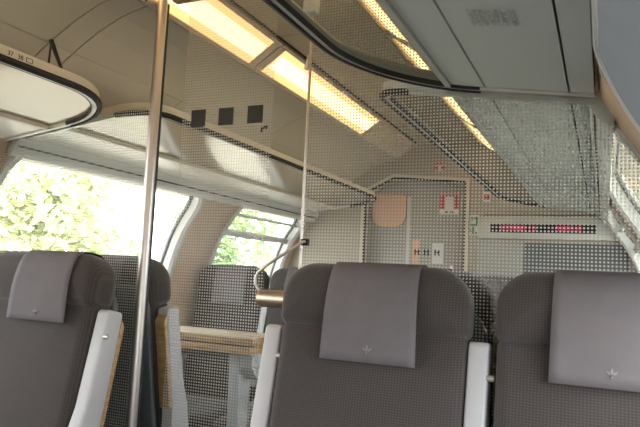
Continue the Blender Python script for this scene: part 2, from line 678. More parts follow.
# rear wall
tag(G().box((XC - 1.45, Y0 - 0.08, 0), (XC + 1.45, Y0, 2.3)).build('wall_rear', M['endw']), kind='structure')

# far wall with a portal, door leaf, unseen wall closing the vestibule
fw_ = G()
def side_contour(sd):
    return [(X(sd, 1.28), 0.0), (X(sd, 1.28), 0.78)] + [(X(sd, h + .045), z) for h, z in PF[2::3]] + [(X(sd, 1.0), 1.64), (X(sd, 1.0), 2.3)]


fw_.prism([(-1.535, 0.0)] + side_contour(-1) + [(-1.535, 2.3)], 'y', Y1, Y1 + 0.08)
fw_.prism([(-0.845, 0.0)] + side_contour(1) + [(-0.845, 2.3)], 'y', Y1, Y1 + 0.08)
fw_.prism([(-1.535, 1.735), (-1.335, 1.835), (-0.845, 1.80), (-0.845, 2.3), (-1.535, 2.3)], 'y', Y1, Y1 + 0.08)
far = fw_.build('wall_far', M['endw'])
tag(far, kind='structure')
tag(G().prism(side_contour(-1) + side_contour(1)[::-1], 'y', Y1 + 1.2, Y1 + 1.28).build('wall_leak_stop', M['endw']), kind='structure')  # out of view, added to stop sky light leaking past the door
# portal frame profile and black seal
path = [(-1.535, 0.0), (-1.535, 1.735), (-1.335, 1.835), (-0.845, 1.80), (-0.845, 0.0)]


def ribbon(path, w0, w1, ya, yb, name, material, parent):
    """band along a polyline in XZ from offset w0 to w1 (to the outside), between two y planes"""
    def offs(w):
        r = []
        for i, p in enumerate(path):
            a = Vector(path[max(0, i - 1)]); b = Vector(path[min(len(path) - 1, i + 1)])
            p_ = Vector(p)
            ds = []
            if i > 0:
                ds.append((p_ - a).normalized())
            if i < len(path) - 1:
                ds.append((b - p_).normalized())
            nrm = [Vector((-d.y, d.x)) for d in ds]
            m_ = sum(nrm, Vector((0, 0))).normalized()
            r.append(p_ + m_ * (w / max(0.3, m_.dot(nrm[0]))))
        return r
    A, B = offs(w0), offs(w1)
    vs, fs = [], []
    for a, b in zip(A, B):
        vs += [(a.x, ya, a.y), (b.x, ya, b.y), (b.x, yb, b.y), (a.x, yb, a.y)]
    for i in range(len(path) - 1):
        for k in range(4):
            k2 = (k + 1) % 4
            fs.append((4 * i + k, 4 * i + 4 + k, 4 * i + 4 + k2, 4 * i + k2))
    e = 4 * (len(path) - 1)
    fs += [(0, 1, 2, 3), (e, e + 3, e + 2, e + 1)]
    return mesh_obj(name, vs, fs, material, parent)


G().box((-0.46, Y1 - .012, 0.0), (X(1, 1.13), Y1 - .0005, 1.25)).build('lower_panel', M['shell'], far)
G().box((-0.46, Y1 - .012, 1.255), (X(1, 1.10), Y1 - .0005, 1.41)).build('lower_panel', M['shell'], far)
G().box((-0.76, Y1 - .012, 0.0), (-0.465, Y1 - .0005, 1.41)).build('lower_panel', M['door'], far)
ribbon(path, 0.0, 0.012, Y1 - 0.012, Y1 - 0.0005, 'seal', M['black'], far)
ribbon(path, 0.012, 0.032, Y1 - 0.018, Y1 - 0.0005, 'portal_frame', M['fascia'], far)
door = G().box((-1.53, Y1 + 0.085, 0.01), (-0.85, Y1 + 0.12, 1.90)).build('door_1', M['door'], None, bevel=0.004)
tag(door, kind='structure')
G().box((-1.26, Y1 + 0.078, 0.95), (-1.235, Y1 + 0.0845, 1.72)).build('door_stile', M['wframe'], door)
G().tube([(-0.93, Y1 + 0.06, 0.95), (-0.93, Y1 + 0.06, 1.25)], 0.012).build('door_handle', M['steel'], door, True)

# ------------------------------------------------------------------ ceiling lamps
def lamp(sd, ya, yb, lit, label):
    o = empty('ceiling_light', (X(sd, 0.295), (ya + yb) / 2, 2.0))
    tag(o, label, 'light', 'warm strip lamps along the ceiling')
    bpy.context.view_layer.update()
    ox, oy = X(sd, 0.295), (ya + yb) / 2

    def loc(h, z):
        return (X(sd, h) - ox, z - 2.0)
    a, b = (0.213, 2.058), (0.347, 1.966)
    d = Vector((b[0] - a[0], b[1] - a[1])).normalized()
    n = Vector((d.y, -d.x))          # into the recess
    if n.y < 0:
        n = -n
    hw = [(a[0], a[1]), (a[0] + d.x * .012, a[1] + d.y * .012)]
    for q in ((a, 0.0, 0.014, 'frame'), (b, -0.014, 0.0, 'frame')):
        p, t0, t1, nm = q
        p0 = (p[0] + d.x * t0, p[1] + d.y * t0)
        p1 = (p[0] + d.x * t1, p[1] + d.y * t1)
        pl = [loc(*p0), loc(*p1), loc(p1[0] + n.x * .03, p1[1] + n.y * .03), loc(p0[0] + n.x * .03, p0[1] + n.y * .03)]
        G().prism(pl, 'y', ya - oy, yb - oy).build(nm, M['lamphouse'], o)
    p0 = (a[0] + d.x * .014 + n.x * .008, a[1] + d.y * .014 + n.y * .008)
    p1 = (b[0] - d.x * .014 + n.x * .008, b[1] - d.y * .014 + n.y * .008)
    pl = [loc(*p0), loc(*p1), loc(p1[0] + n.x * .02, p1[1] + n.y * .02), loc(p0[0] + n.x * .02, p0[1] + n.y * .02)]
    G().prism(pl, 'y', ya - oy + .045, yb - oy - .045).build('diffuser', M['lamp'] if lit else M['lampoff'], o)
    if lit:
        mid = ((p0[0] + p1[0]) / 2 - n.x * .001, (p0[1] + p1[1]) / 2 - n.y * .001)
        q0 = (mid[0] - d.x * .036, mid[1] - d.y * .036)
        q1 = (mid[0] + d.x * .036, mid[1] + d.y * .036)
        pq = [loc(*q0), loc(mid[0] - n.x * .006, mid[1] - n.y * .006), loc(*q1), loc(q1[0] + n.x * .003, q1[1] + n.y * .003), loc(q0[0] + n.x * .003, q0[1] + n.y * .003)]
        G().prism(pq, 'y', ya - oy + .06, yb - oy - .06).build('tube_lens', M['lamptube'], o)
    for e in (ya - oy, yb - oy - .045):
        G().prism(pl, 'y', e, e + .045).build('end_cap', M['lamphouse'], o)


SEG = [(Y0 + .02, -1.20), (-1.19, -0.06), (-0.05, 1.04), (1.05, 2.18), (2.19, 3.48), (3.49, Y1 - .01)]
pos = ['by the rear wall', 'behind the viewer', 'overhead, nearest the viewer', 'over the glass door', 'beyond the glass door', 'nearest the end door']
for i, (ya, yb) in enumerate(SEG):
    lamp(-1, ya, yb, i < 5, 'warm strip lamp on the left of the ceiling, ' + (pos[i] if i < 5 else 'unlit, nearest the end door'))
    lamp(1, ya, yb, True, 'narrow strip lamp on the right of the ceiling, ' + ['by the rear wall', 'behind the viewer', 'nearest the viewer', 'seen through the rack glass', 'beyond the glass partition', 'nearest the end door'][i])


# ------------------------------------------------------------------ luggage racks
def rz(h):
    return lerp(1.662, 1.585, (h - 0.385) / 0.565)


def rack_outline(ya, yb, r0, r1, hin, inset=0.0):
    """plan outline (h, y): from the wall at the near end, round to the aisle edge, to the wall at the far end"""
    pts = []
    h0 = 0.385 + inset
    ya, yb = ya + inset, yb - inset
    r0, r1 = max(.02, r0 - inset), max(.02, r1 - inset)
    pts.append((hin, ya))
    for i in range(13):
        a = math.radians(90 * i / 12)
        pts.append((h0 + r0 - r0 * math.sin(a), ya + r0 - r0 * math.cos(a)))
    for i in range(13):
        a = math.radians(90 * i / 12)
        pts.append((h0 + r1 - r1 * math.cos(a), yb - r1 + r1 * math.sin(a)))
    pts.append((hin, yb))
    return pts


def sweep(sd, path, prof, name, material, parent, smooth=True):
    """sweep a profile [(inset, dz)] along a plan path; inset moves towards the rack's inside"""
    vs, fs = [], []
    n = len(prof)
    for i, p in enumerate(path):
        a = Vector(path[max(0, i - 1)]); b = Vector(path[min(len(path) - 1, i + 1)])
        d = (b - a).normalized()
        nr = Vector((d.y, -d.x))    # to the inside (towards larger h)
        for (w, dz) in prof:
            h, y = p[0] + nr.x * w, p[1] + nr.y * w
            vs.append((X(sd, h), y, rz(h) + dz))
    for i in range(len(path) - 1):
        for k in range(n):
            k2 = (k + 1) % n
            fs.append((i * n + k, (i + 1) * n + k, (i + 1) * n + k2, i * n + k2))
    fs += [tuple(range(n)), tuple((len(path) - 1) * n + k for k in range(n))]
    o = mesh_obj(name, vs, fs, material, parent, smooth)
    try:
        o.data.set_sharp_from_angle(angle=math.radians(35))
    except Exception:
        pass
    return o


def slab(sd, outline, dz, th, name, material, parent):
    n = len(outline)
    vs = [(X(sd, h), y, rz(h) + dz) for h, y in outline] + [(X(sd, h), y, rz(h) + dz + th) for h, y in outline]
    fs = [tuple(range(n)), tuple(range(n, 2 * n))[::-1]] + [(i, (i + 1) % n, n + (i + 1) % n, n + i) for i in range(n)]
    return mesh_obj(name, vs, fs, material, parent)


def clip_h(outline, h0, h1):
    """part of a plan outline between two values of h (Sutherland-Hodgman)"""
    def cut(pl, lim, keep_less):
        out = []
        for i in range(len(pl)):
            a, b = pl[i], pl[(i + 1) % len(pl)]
            ia = (a[0] <= lim) if keep_less else (a[0] >= lim)
            ib = (b[0] <= lim) if keep_less else (b[0] >= lim)
            if ia:
                out.append(a)
            if ia != ib:
                t = (lim - a[0]) / (b[0] - a[0])
                out.append((lim, lerp(a[1], b[1], t)))
        return out
    return cut(cut(outline, h1, True), h0, False)


def rack(sd, ya, yb, r0, r1, hg, splits, label, pmat, fas, numbers=None, grille=None, hangers=(), drop=0.0):
    o = empty('luggage_rack', (X(sd, 0.6), (ya + yb) / 2, rz(0.6)))
    tag(o, label, 'luggage rack')
    Lc = Matrix.Translation((-X(sd, 0.6), -(ya + yb) / 2, -rz(0.6)))
    kids = []
    path = rack_outline(ya, yb, r0, r1, 0.945)
    kids.append(sweep(sd, path, [(0.0, 0.006), (0.004, 0.0), (0.020, 0.0), (0.020, 0.020), (0.006, 0.034), (0.0, 0.032)], 'frame', fas, o))
    kids.append(sweep(sd, path[1:-1], [(-0.009, 0.004), (-0.009, -0.006), (0.003, -0.010), (0.005, 0.001)], 'outer_seal', M['black'], o))
    kids.append(sweep(sd, path, [(0.006, 0.0005), (0.007, -0.005), (0.018, -0.005), (0.019, 0.0005)], 'rail', M['silver'], o))
    kids.append(sweep(sd, path[1:-1], [(0.0195, 0.006), (0.0195, -0.006), (0.0235, -0.004), (0.0235, 0.006)], 'inner_seal', M['black'], o))
    inner = rack_outline(ya, yb, r0, r1, 0.945, 0.022)
    kids.append(slab(sd, clip_h(inner, 0.3, hg), 0.006, 0.006, 'glass_shelf', M['rackglass'] if sd > 0 else M['frost'], o))
    bar = clip_h(inner, hg - 0.001, hg + 0.013)
    kids.append(slab(sd, bar, -0.006, 0.020, 'inner_rail', fas, o))
    g = 0.0025
    hs = [hg + 0.013] + splits + [0.945]
    for a, b in zip(hs, hs[1:]):
        kids.append(slab(sd, clip_h(inner, a + g, b - g), 0.001, 0.016, 'underside_panel', pmat, o))
    kids.append(slab(sd, clip_h(inner, hg - 0.006, 0.945), 0.018, 0.006, 'panel_backing', M['dark'], o))
    if grille:
        hc, yc = grille
        for k in range(7):
            h = hc - 0.036 + k * 0.012
            gg = G()
            for yy in (-.032, -.008, .016):
                gg.box((X(sd, h) - .0025, yc + yy, rz(h) - 0.0020), (X(sd, h) + .0025, yc + yy + .018, rz(h) + 0.0008))
            kids.append(gg.build('grille_slot', M['grille'], o))
    for (h0, y0, h1, y1) in hangers:
        gg = G()
        gg.tube([(X(sd, h0), y0, rz(h0) + .03), (X(sd, h1), y1, ceil_z(h1) + drop)], [.004, .008], 8)
        gg.tube([(X(sd, h0), y0 - .05, rz(h0) + .03), (X(sd, h1), y1, ceil_z(h1) + drop)], [.003, .003], 8)
        kids.append(gg.build('hanger', M['black'], o, True))
    if numbers:
        y, txts = numbers
        for (dy, body) in txts:
            m = Matrix.Translation((X(sd, 0.3845), y + dy, rz(0.385) + 0.012)) @ Matrix.Rotation(math.radians(90), 4, 'Z') @ Matrix.Rotation(math.radians(90), 4, 'X')
            kids.append(text_obj('seat_number', body, 0.017, m, M['ink'], o))
        b = G()
        yb_ = y + txts[-1][0] + .026
        for (p, q) in (((0, 0), (.02, .0014)), ((0, .0106), (.02, .012)), ((0, 0), (.0014, .012)), ((.0186, 0), (.02, .012))):
            b.box((X(sd, 0.3855), yb_ + p[0], rz(.385) + .012 + p[1]), (X(sd, 0.384), yb_ + q[0], rz(.385) + .012 + q[1]))
        kids.append(b.build('seat_mark', M['ink'], o))
    for k in kids:
        k.data.transform(Lc)
    o.location.z -= drop
    return o


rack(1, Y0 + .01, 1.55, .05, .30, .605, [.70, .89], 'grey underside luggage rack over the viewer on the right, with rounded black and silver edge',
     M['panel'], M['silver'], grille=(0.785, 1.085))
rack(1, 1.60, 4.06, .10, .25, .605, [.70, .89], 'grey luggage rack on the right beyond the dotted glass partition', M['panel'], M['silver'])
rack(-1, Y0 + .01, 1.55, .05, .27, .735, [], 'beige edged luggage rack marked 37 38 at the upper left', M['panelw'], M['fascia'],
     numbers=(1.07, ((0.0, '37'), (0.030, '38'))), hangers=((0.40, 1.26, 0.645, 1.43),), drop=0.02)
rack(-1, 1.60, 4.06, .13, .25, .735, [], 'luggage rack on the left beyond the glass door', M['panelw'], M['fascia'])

# ------------------------------------------------------------------ glass partition, door, pole
YG = 1.572


def pane(poly, name, material, parent):
    o = G().prism(poly, 'y', YG - .004, YG + .004).build(name, material, parent)
    o.data.materials.append(M['clearglass'])
    for f in o.data.polygons:
        if f.normal.y > -0.5:          # the dots are printed on one face of the pane only
            f.material_index = 1
    return o


part = empty('glass_partition')
tag(part, 'clear glass partition printed with a pale dot grid, behind the two right hand seats', 'partition')
pane([(-0.757, 0.03), (XC + 1.225, 0.03), (XC + 1.225, 0.95), (XC + 1.165, 1.2), (XC + 1.025, 1.465), (XC + .95, 1.592), (XC + .95, 1.60), (XC + 0.80, 1.735), (XC + .655, 1.835),
      (XC + .565, 1.89), (XC + .465, 1.935), (XC + .37, 1.955), (XC + .342, 1.958), (XC + .222, 2.04), (XC + .208, 2.055)], 'glass_pane', M['glassdots'], part)
top = G()
pth = [(XC + h, rz(h) - .004) for h in (0.60, 0.70, 0.80, 0.945)]
pl = [(x, z) for x, z in pth] + [(x, z - .010) for x, z in reversed(pth)]
top.prism(pl, 'y', YG - .012, YG - .0042)
top.build('top_channel', M['silver'], part)
# bright edge strip of the pane and its clamps
G().box((-0.7622, YG - .005, .03), (-0.7575, YG + .005, 2.06)).build('edge_strip', M['steel'], part)
G().box((-0.785, YG - .018, 1.885), (-0.745, YG + .018, 1.985)).build('edge_clamp', M['wframe'], part, bevel=.005)
G().box((-0.785, YG - .018, 1.985), (-0.745, YG + .018, 2.068)).build('edge_clamp', M['wframe'], part, bevel=.005)
G().prism([(-0.776, 1.725), (-0.7645, 1.725), (-0.7645, 1.765)], 'y', YG - .008, YG + .008).build('edge_clip', M['white'], part)
G().box((-0.757, YG - .014, 0.0), (XC + 1.22, YG + .014, .03)).build('floor_channel', M['silver'], part)

part2 = empty('glass_partition')
tag(part2, 'clear glass partition with a pale dot grid behind the left hand seat', 'partition')
pane([(-1.312, 0.03), (XC - 1.225, 0.03), (XC - 1.225, 0.95), (XC - 1.165, 1.2), (XC - 1.025, 1.465), (XC - .95, 1.58), (XC - .40, 1.652), (-1.312, 1.654)], 'glass_pane', M['glassdots'], part2)
pth = [(XC - h, rz(h) - .004) for h in (0.62, 0.70, 0.80, 0.945)]
pl = [(x, z) for x, z in pth] + [(x, z - .010) for x, z in reversed(pth)]
G().prism(pl, 'y', YG - .012, YG - .0042).build('top_channel', M['silver'], part2)
G().box((XC - 1.22, YG - .014, 0.0), (-1.312, YG + .014, .03)).build('floor_channel', M['silver'], part2)

dr = empty('glass_door')
tag(dr, 'glass aisle door with a dotted band and three black squares', 'door')
pane([(-1.272, 0.012), (-0.766, 0.012), (-0.766, 1.985), (-1.272, 1.985)], 'glass_pane', M['glassdoor'], dr)
G().box((-1.281, YG - .007, .012), (-1.2725, YG + .007, 1.985)).build('edge_seal', M['black'], dr)
G().box((-1.252, YG - .012, 1.986), (-0.79, YG + .018, 2.012)).build('header_rail', M['bronze'], dr, bevel=.003)
for x, z in ((-1.125, 1.603), (-1.027, 1.603), (-0.927, 1.604)):
    G().box((x - .0255, YG - .0056, z - .026), (x + .0255, YG - .0042, z + .026)).build('black_square', M['ink'], dr)
lg = G()
for (a, b) in (((0, .006), (.012, .010)), ((.009, .010), (.022, .014)), ((0, -.004), (.005, .006)), ((.016, .004), (.020, .010))):
    lg.box((-0.905 + a[0], YG - .0056, 1.553 + a[1]), (-0.905 + b[0], YG - .0042, 1.553 + b[1]))
lg.build('small_mark', M['ink'], dr)

pole = empty('grab_pole', (-1.270, YG - .032, 0))
tag(pole, 'satin metal floor to ceiling pole at the edge of the glass door', 'pole')
G().tube([(0, 0, 0.012), (0, 0, 2.04)], .0155, 20).build('tube', M['steel'], pole, True)
G().tube([(0, 0, 0), (0, 0, .015)], [.04, .035], 20).build('foot_plate', M['steel'], pole, True)
G().tube([(-.035, -.038, 1.975), (-.035, 0.012, 1.975)], .016, 16).build('clamp_disc', M['steel'], pole, True)
G().tube([(-.035, -.041, 1.975), (-.035, -.0381, 1.975)], .006, 12).build('clamp_screw', M['black'], pole, True)

# handle at the right of the door
hd = empty('door_handle_grip', (-0.778, 1.535, 1.078))
tag(hd, 'horizontal bronze handle grip with a thin bent rod beside the glass edge', 'handle')
G().tube([(-.082, 0, 0), (-.078, 0, 0), (.11, 0, 0)], [.021, .0235, .0235], 20).build('grip', M['bronze'], hd, True)
pts = [(-.066, .0, .012), (-.086, 0, .022), (-.098, 0, .038), (-.099, 0, .055), (-.092, 0, .069), (-.060, 0, .094), (.034, .012, .157), (.040, .02, .158)]
G().tube(pts, .0042, 10).build('bent_rod', M['steel'], hd, True)
G().box((.026, .016, .148), (.046, .0325, .166)).build('rod_clip', M['black'], hd, bevel=.002)
G().tube([(.10, 0, 0), (.10, .0325, 0)], .009, 12).build('stand_off', M['steel'], hd, True)


# ------------------------------------------------------------------ seats
def outline2(w, h, rt, rb, n=8):
    """rounded rectangle centred on x, z from 0 to h; top radius rt, bottom radius rb"""
    pts = []
    for (cx, cz, r, a0) in ((w / 2 - rb, rb, rb, -90), (w / 2 - rt, h - rt, rt, 0), (-w / 2 + rt, h - rt, rt, 90), (-w / 2 + rb, rb, rb, 180)):
        for i in range(n + 1):
            a = math.radians(a0 + 90 * i / n)
            pts.append((cx + r * math.cos(a), cz + r * math.sin(a)))
    return pts


def cushion(w, h, d, rt, rb, re, crown=0.008):
    """pillow: front at y=-d/2 - crown, back at y=d/2"""
    rings = []

    def ring(ins, y):
        hi = h - 2 * ins
        a, b = max(.002, rt - ins), max(.002, rb - ins)
        k = min(1.0, .9 * hi / (a + b))
        rings.append([(x, y, z + ins) for x, z in outline2(w - 2 * ins, hi, a * k, b * k)])
    mn = min(w, h) / 2
    for g in (0.94, 0.75, 0.5, 0.25):
        ring(lerp(re, mn, g), -d / 2 - crown * (.35 + .65 * (1 - (1 - g) ** 2)))
    for i in range(7):
        a = math.radians(90 * i / 6)
        ring(re * (1 - math.sin(a)), -d / 2 + re * (1 - math.cos(a)) - crown * .35 * math.cos(a))
    for i in range(7):
        a = math.radians(90 * i / 6)
        ring(re * (1 - math.cos(a)), d / 2 - re + re * math.sin(a))
    n = len(rings[0])
    vs = [p for r in rings for p in r]
    fs = [tuple(range(n)), tuple((len(rings) - 1) * n + k for k in range(n))]
    for i in range(len(rings) - 1):
        for k in range(n):
            k2 = (k + 1) % n
            fs.append((i * n + k, i * n + k2, (i + 1) * n + k2, (i + 1) * n + k))
    return vs, fs


TILT = math.radians(11)      # recline of the backrest; seat faces -y, its origin is on the floor below the backrest foot


def T(p, base=(0, 0, 0.432)):
    """local backrest coordinates (x, y, up the back) to seat space"""
    x, y, z = p
    return Vector((x + base[0], base[1] + y * math.cos(TILT) + z * math.sin(TILT), base[2] + z * math.cos(TILT) - y * math.sin(TILT)))


def seat(loc, rz_, label, arms=(-1, 1), cloth_dx=0.0, simple=False, aisle=0.240, short=0.0):
    o = empty('train_seat', loc, rz_)
    tag(o, label, 'seat', 'grey fabric seats of the carriage')
    # backrest: z 0 .. 0.575 along the back, headrest above
    vs, fs = cushion(0.430, 0.622, 0.10, 0.03, 0.05, 0.032, 0.010)
    mesh_obj('backrest', [T(p) for p in vs], fs, M['fabric'], o, True)
    vs, fs = cushion(0.438, 0.152, 0.115, 0.080, 0.026, 0.040, 0.012)
    mesh_obj('headrest', [T((x, y - .012, z + .600)) for x, y, z in vs], fs, M['fabric'], o, True)
    vs, fs = cushion(0.420, 0.66, 0.02, 0.08, 0.04, 0.008, 0.0)
    mesh_obj('back_shell', [T((x, y + .056, z + .02)) for x, y, z in vs], fs, M['shell'], o, True)
    # cushion (lying: up the back becomes forward)
    vs, fs = cushion(0.436, 0.50, 0.11, 0.09, 0.04, 0.045, 0.01)
    mesh_obj('seat_cushion', [(x, -z + .03, 0.40 - y) for x, y, z in vs], fs, M['fabric'], o, True)
    G().box((-.19, -.36, .06), (.19, .0, .36)).build('seat_base', M['shell'], o, bevel=.02)
    # headrest cloth: path in (y, z) along the back, over the top and down the front
    pth = [(.051, .66), (.050, .72), (.040, .748), (.015, .7575), (-.02, .7575), (-.052, .752), (-.0725, .734), (-.0825, .702), (-.0855, .665), (-.0845, .63), (-.0805, .59), (-.076, .55), (-.0735, .525)]
    nx = 12
    vs, fs = [], []
    for side in (0, 1):
        for i, (y, z) in enumerate(pth):
            for k in range(nx + 1):
                u = k / nx * 2 - 1
                wv = 0.0015 * math.sin(5 * u + i * .7) * max(0, (i - 6) / 6)
                half = lerp(.099, .107, max(0, i - 4) / 8)
                zz = z - .0 if i < 8 else lerp(z, pth[7][1], short * (i - 7) / 5)
                vs.append(T((u * half + cloth_dx, y - 0.003 * (1 - side) - wv, zz + (0.002 if i in (3, 4) else 0) * (1 - side))))
    n = nx + 1
    N = n * len(pth)
    for i in range(len(pth) - 1):
        for k in range(nx):
            a = i * n + k
            fs.append((a, a + 1, a + n + 1, a + n))
            fs.append((N + a, N + a + n, N + a + n + 1, N + a + 1))
    for i in range(len(pth) - 1):
        for k in (0, nx):
            a = i * n + k
            fs.append((a, a + n, N + a + n, N + a))
    for k in range(nx):
        for i in (0, len(pth) - 1):
            a = i * n + k
            fs.append((a, a + 1, N + a + 1, N + a))
    cl = mesh_obj('headrest_cloth', vs, fs, M['cloth'], o, True)
    if not simple:
        # small printed emblem: a centre leaf, two side leaves and a stem bar
        em = G()
        cx, cz = cloth_dx + .002, lerp(.553, .70, short)

        def leaf(ax, az, bx, bz, w):
            d = Vector((bx - ax, bz - az)); nn = Vector((-d.y, d.x)).normalized() * w
            mid = (lerp(ax, bx, .5), lerp(az, bz, .5))
            P = [(ax, az), (mid[0] + nn.x, mid[1] + nn.y), (bx, bz), (mid[0] - nn.x, mid[1] - nn.y)]
            v = [T((cx + x, -.0834, cz + z)) for x, z in P] + [T((cx + x, -.0800, cz + z)) for x, z in P]
            em.add(v, [(0, 1, 2, 3), (7, 6, 5, 4), (0, 4, 5, 1), (1, 5, 6, 2), (2, 6, 7, 3), (3, 7, 4, 0)])
        leaf(0, -.004, 0, .011, .0028)
        leaf(-.001, -.003, -.010, .004, .0022)
        leaf(.001, -.003, .010, .004, .0022)
        leaf(0, -.009, 0, -.004, .0014)
        e = em.build('emblem', M['emblem'], cl)
    # folded-up armrests
    for sd in arms:
        off = aisle if sd * arms[0] > 0 else 0.238
        ax = sd * off
        # outline in (y, z along the back): tip at top, pivot bulge below
        ol = [(-.052, .10), (-.038, .06), (.035, .06), (.042, .16), (.030, .24), (.028, .545), (.022, .556), (-.022, .556), (-.030, .548), (-.038, .30), (-.052, .22)]
        w = .021
        vs = [T((ax - w, y, z + .046)) for y, z in ol] + [T((ax + w, y, z + .046)) for y, z in ol]
        n = len(ol)
        fs = [tuple(range(n)), tuple(range(n, 2 * n))[::-1]] + [(i, (i + 1) % n, n + (i + 1) % n, n + i) for i in range(n)]
        g = G().add(vs, fs)
        a = g.build('armrest', M['arm'], o, bevel=.006, seg=3)
        g = G()
        ol = [(.0285, .235), (.044, .235), (.046, .52), (.0285, .54)]
        vs = [T((ax - .0195, y, z + .046)) for y, z in ol] + [T((ax + .0195, y, z + .046)) for y, z in ol]
        g.add(vs, [(0, 1, 2, 3), (7, 6, 5, 4), (0, 4, 5, 1), (1, 5, 6, 2), (2, 6, 7, 3), (3, 7, 4, 0)])
        g.build('wooden_pad', M['wood'], a, bevel=.004)
        c = T((ax, -.026, .53))
        s_ = 1 if sd < 0 else 1
        G().tube([c + Vector((w - .002, 0, 0)), c + Vector((w + .013, 0, 0))], .0068, 10).build('bolt', M['steel'], a, True)
    return o


BY = 1.262          # y of the backrest foot of the near row
MIR = 1.80   # the back-to-back row beyond the glass
FY = 3.03           # row facing the viewer in the next bay
WX = 0.492
sA, sB = XC - WX - .016, XC + WX
seat((sB, BY, 0), 0, 'grey seat in the centre foreground, right of the aisle, facing the viewer', (-1, 1), 0.014, short=.04)
seat((sB + .489, BY, 0), 0, 'grey window seat at the right edge of the foreground, facing the viewer', (), -0.004, short=.04)
seat((sA, BY, 0), 0, 'grey seat at the lower left, left of the aisle in front of the glass', (1,), 0.048, short=.15)
seat((sA - .462, BY, 0), 0, 'grey window seat left of the lower left seat, at the picture edge', (), -0.03, True)
PI = math.pi
seat((sA - .045, MIR, 0), PI, 'grey seat back to back with the lower left seat, just behind the glass and pole', (-1,), 0, True)
seat((sA - .49, MIR, 0), PI, 'grey window seat behind the glass on the left, facing away', (), 0, True)
seat((sB, MIR, 0), PI, 'grey seat back to back with the centre seat, behind the dotted glass', (1, -1), 0, True)
seat((sB + .484, MIR, 0), PI, 'grey window seat behind the dotted glass on the right, facing away', (), 0, True)
seat((sA - .466, FY, 0), 0, 'grey window seat beyond the folding table, seen through the glass door', (), 0.02, True)
seat((sA + .006, FY, 0), 0, 'grey aisle seat beyond the folding table, beside the handle grip', (1, -1), 0, True)
seat((sB, FY, 0), 0, 'grey aisle seat in the far bay on the right, mostly hidden by the centre seat', (-1,), 0, True)
seat((sB + .484, FY, 0), 0, 'grey window seat in the far bay on the right, mostly hidden', (), 0, True)

# ------------------------------------------------------------------ folding table in the next bay
tb = empty('folding_table', (-1.75, 2.44, 0))
tag(tb, 'folded wooden table with pale top on a grey leg behind the glass door', 'table')
G().box((-.42, -.115, .800), (.415, .12, .835)).build('table_bed', M['wood'], tb, bevel=.006)
G().box((-.42, -.115, .838), (.425, .0, .868)).build('table_leaf', M['wood'], tb, bevel=.006)
G().box((-.42, .004, .838), (.425, .12, .868)).build('table_leaf', M['wood'], tb, bevel=.006)
G().box((-.418, -.110, .8683), (.42, .116, .874)).build('table_surface', M['tabletop'], tb, bevel=.002)
G().prism([(-.06, .80), (.05, .80), (.035, .03), (-.03, .03)], 'x', .28, .335).build('leg', M['grey'], tb, bevel=.008)
G().prism([(-.06, .80), (-.06, .74), (.0, .68), (.05, .80)], 'x', .335, .40).build('bracket', M['grey'], tb, bevel=.006)
G().box((.24, -.16, 0), (.37, .14, .03)).build('foot_plate', M['grey'], tb, bevel=.006)
G().box((-.42, -.015, .765), (.28, .015, .80)).build('cross_beam', M['shell'], tb, bevel=.006)

# ------------------------------------------------------------------ far wall furnishings
ds = empty('display_board', (-0.33, Y1, 1.50))
tag(ds, 'long passenger information display with red lettering on the end wall', 'display')
G().box((-.415, -.055, -.068), (.47, -.0005, .075)).build('case', M['ledbody'], ds, bevel=.006)
G().box((-.335, -.0585, -.030), (.285, -.0552, .024)).build('screen', M['ledscr'], ds)
rnd = random.Random(3)
x = -.315
gr = [(-.275, -.13), (-.10, -.065), (.055, .205)]
for (a, b) in gr:
    x = a
    while x < b:
        w = rnd.choice((.012, .016, .020))
        lt = G()
        k = rnd.randint(0, 4)
        z0, z1 = -.018, .014
        t = .0045
        lt.box((x, -.0600, z0), (x + t, -.0587, z1))
        if k in (0, 1, 4):
            lt.box((x, -.0600, z1 - t), (x + w, -.0587, z1))
        if k in (1, 2, 3):
            lt.box((x, -.0600, z0), (x + w, -.0587, z0 + t))
        if k in (0, 3, 4):
            lt.box((x + w - t, -.0600, z0), (x + w, -.0587, z1))
        if k in (0, 1, 2):
            lt.box((x, -.0600, -.004), (x + w * .8, -.0587, .0))
        lt.build('led_letter', M['led'], ds)
        x += w + .008

sg = empty('notice', (-0.965, Y1 + .0845, 1.67))
tag(sg, 'red bordered notice on the end door', 'sign')
G().box((-.066, -.003, -.072), (.066, 0, .070)).build('sheet', M['white'], sg)
for (a, b, c, d) in ((-.066, -.034, -.03, .066), (.03, -.034, .066, .066), (-.03, .048, .03, .066)):
    G().box((min(a, c), -.0045, min(b, d)), (max(a, c), -.0031, max(b, d))).build('red_bar', M['red'], sg)
G().box((-.03, -.0045, -.062), (-.008, -.0031, -.052)).build('text_line', M['ink'], sg)
G().box((.004, -.0045, -.062), (.028, -.0031, -.052)).build('text_line', M['ink'], sg)

sg = empty('sign_plate', (-1.02, Y1, 1.915))
tag(sg, 'small brownish red sign plate above the end door', 'sign')
G().box((-.034, -.004, -.032), (.034, -.0005, .032)).build('plate', M['white'], sg)
G().box((-.034, -.0055, .012), (.034, -.0041, .030)).build('red_bar', M['red'], sg)
G().box((-.034, -.0055, -.028), (-.010, -.0041, .006)).build('red_bar', M['red'], sg)
G().box((.010, -.0055, -.028), (.034, -.0041, .006)).build('red_bar', M['red'], sg)

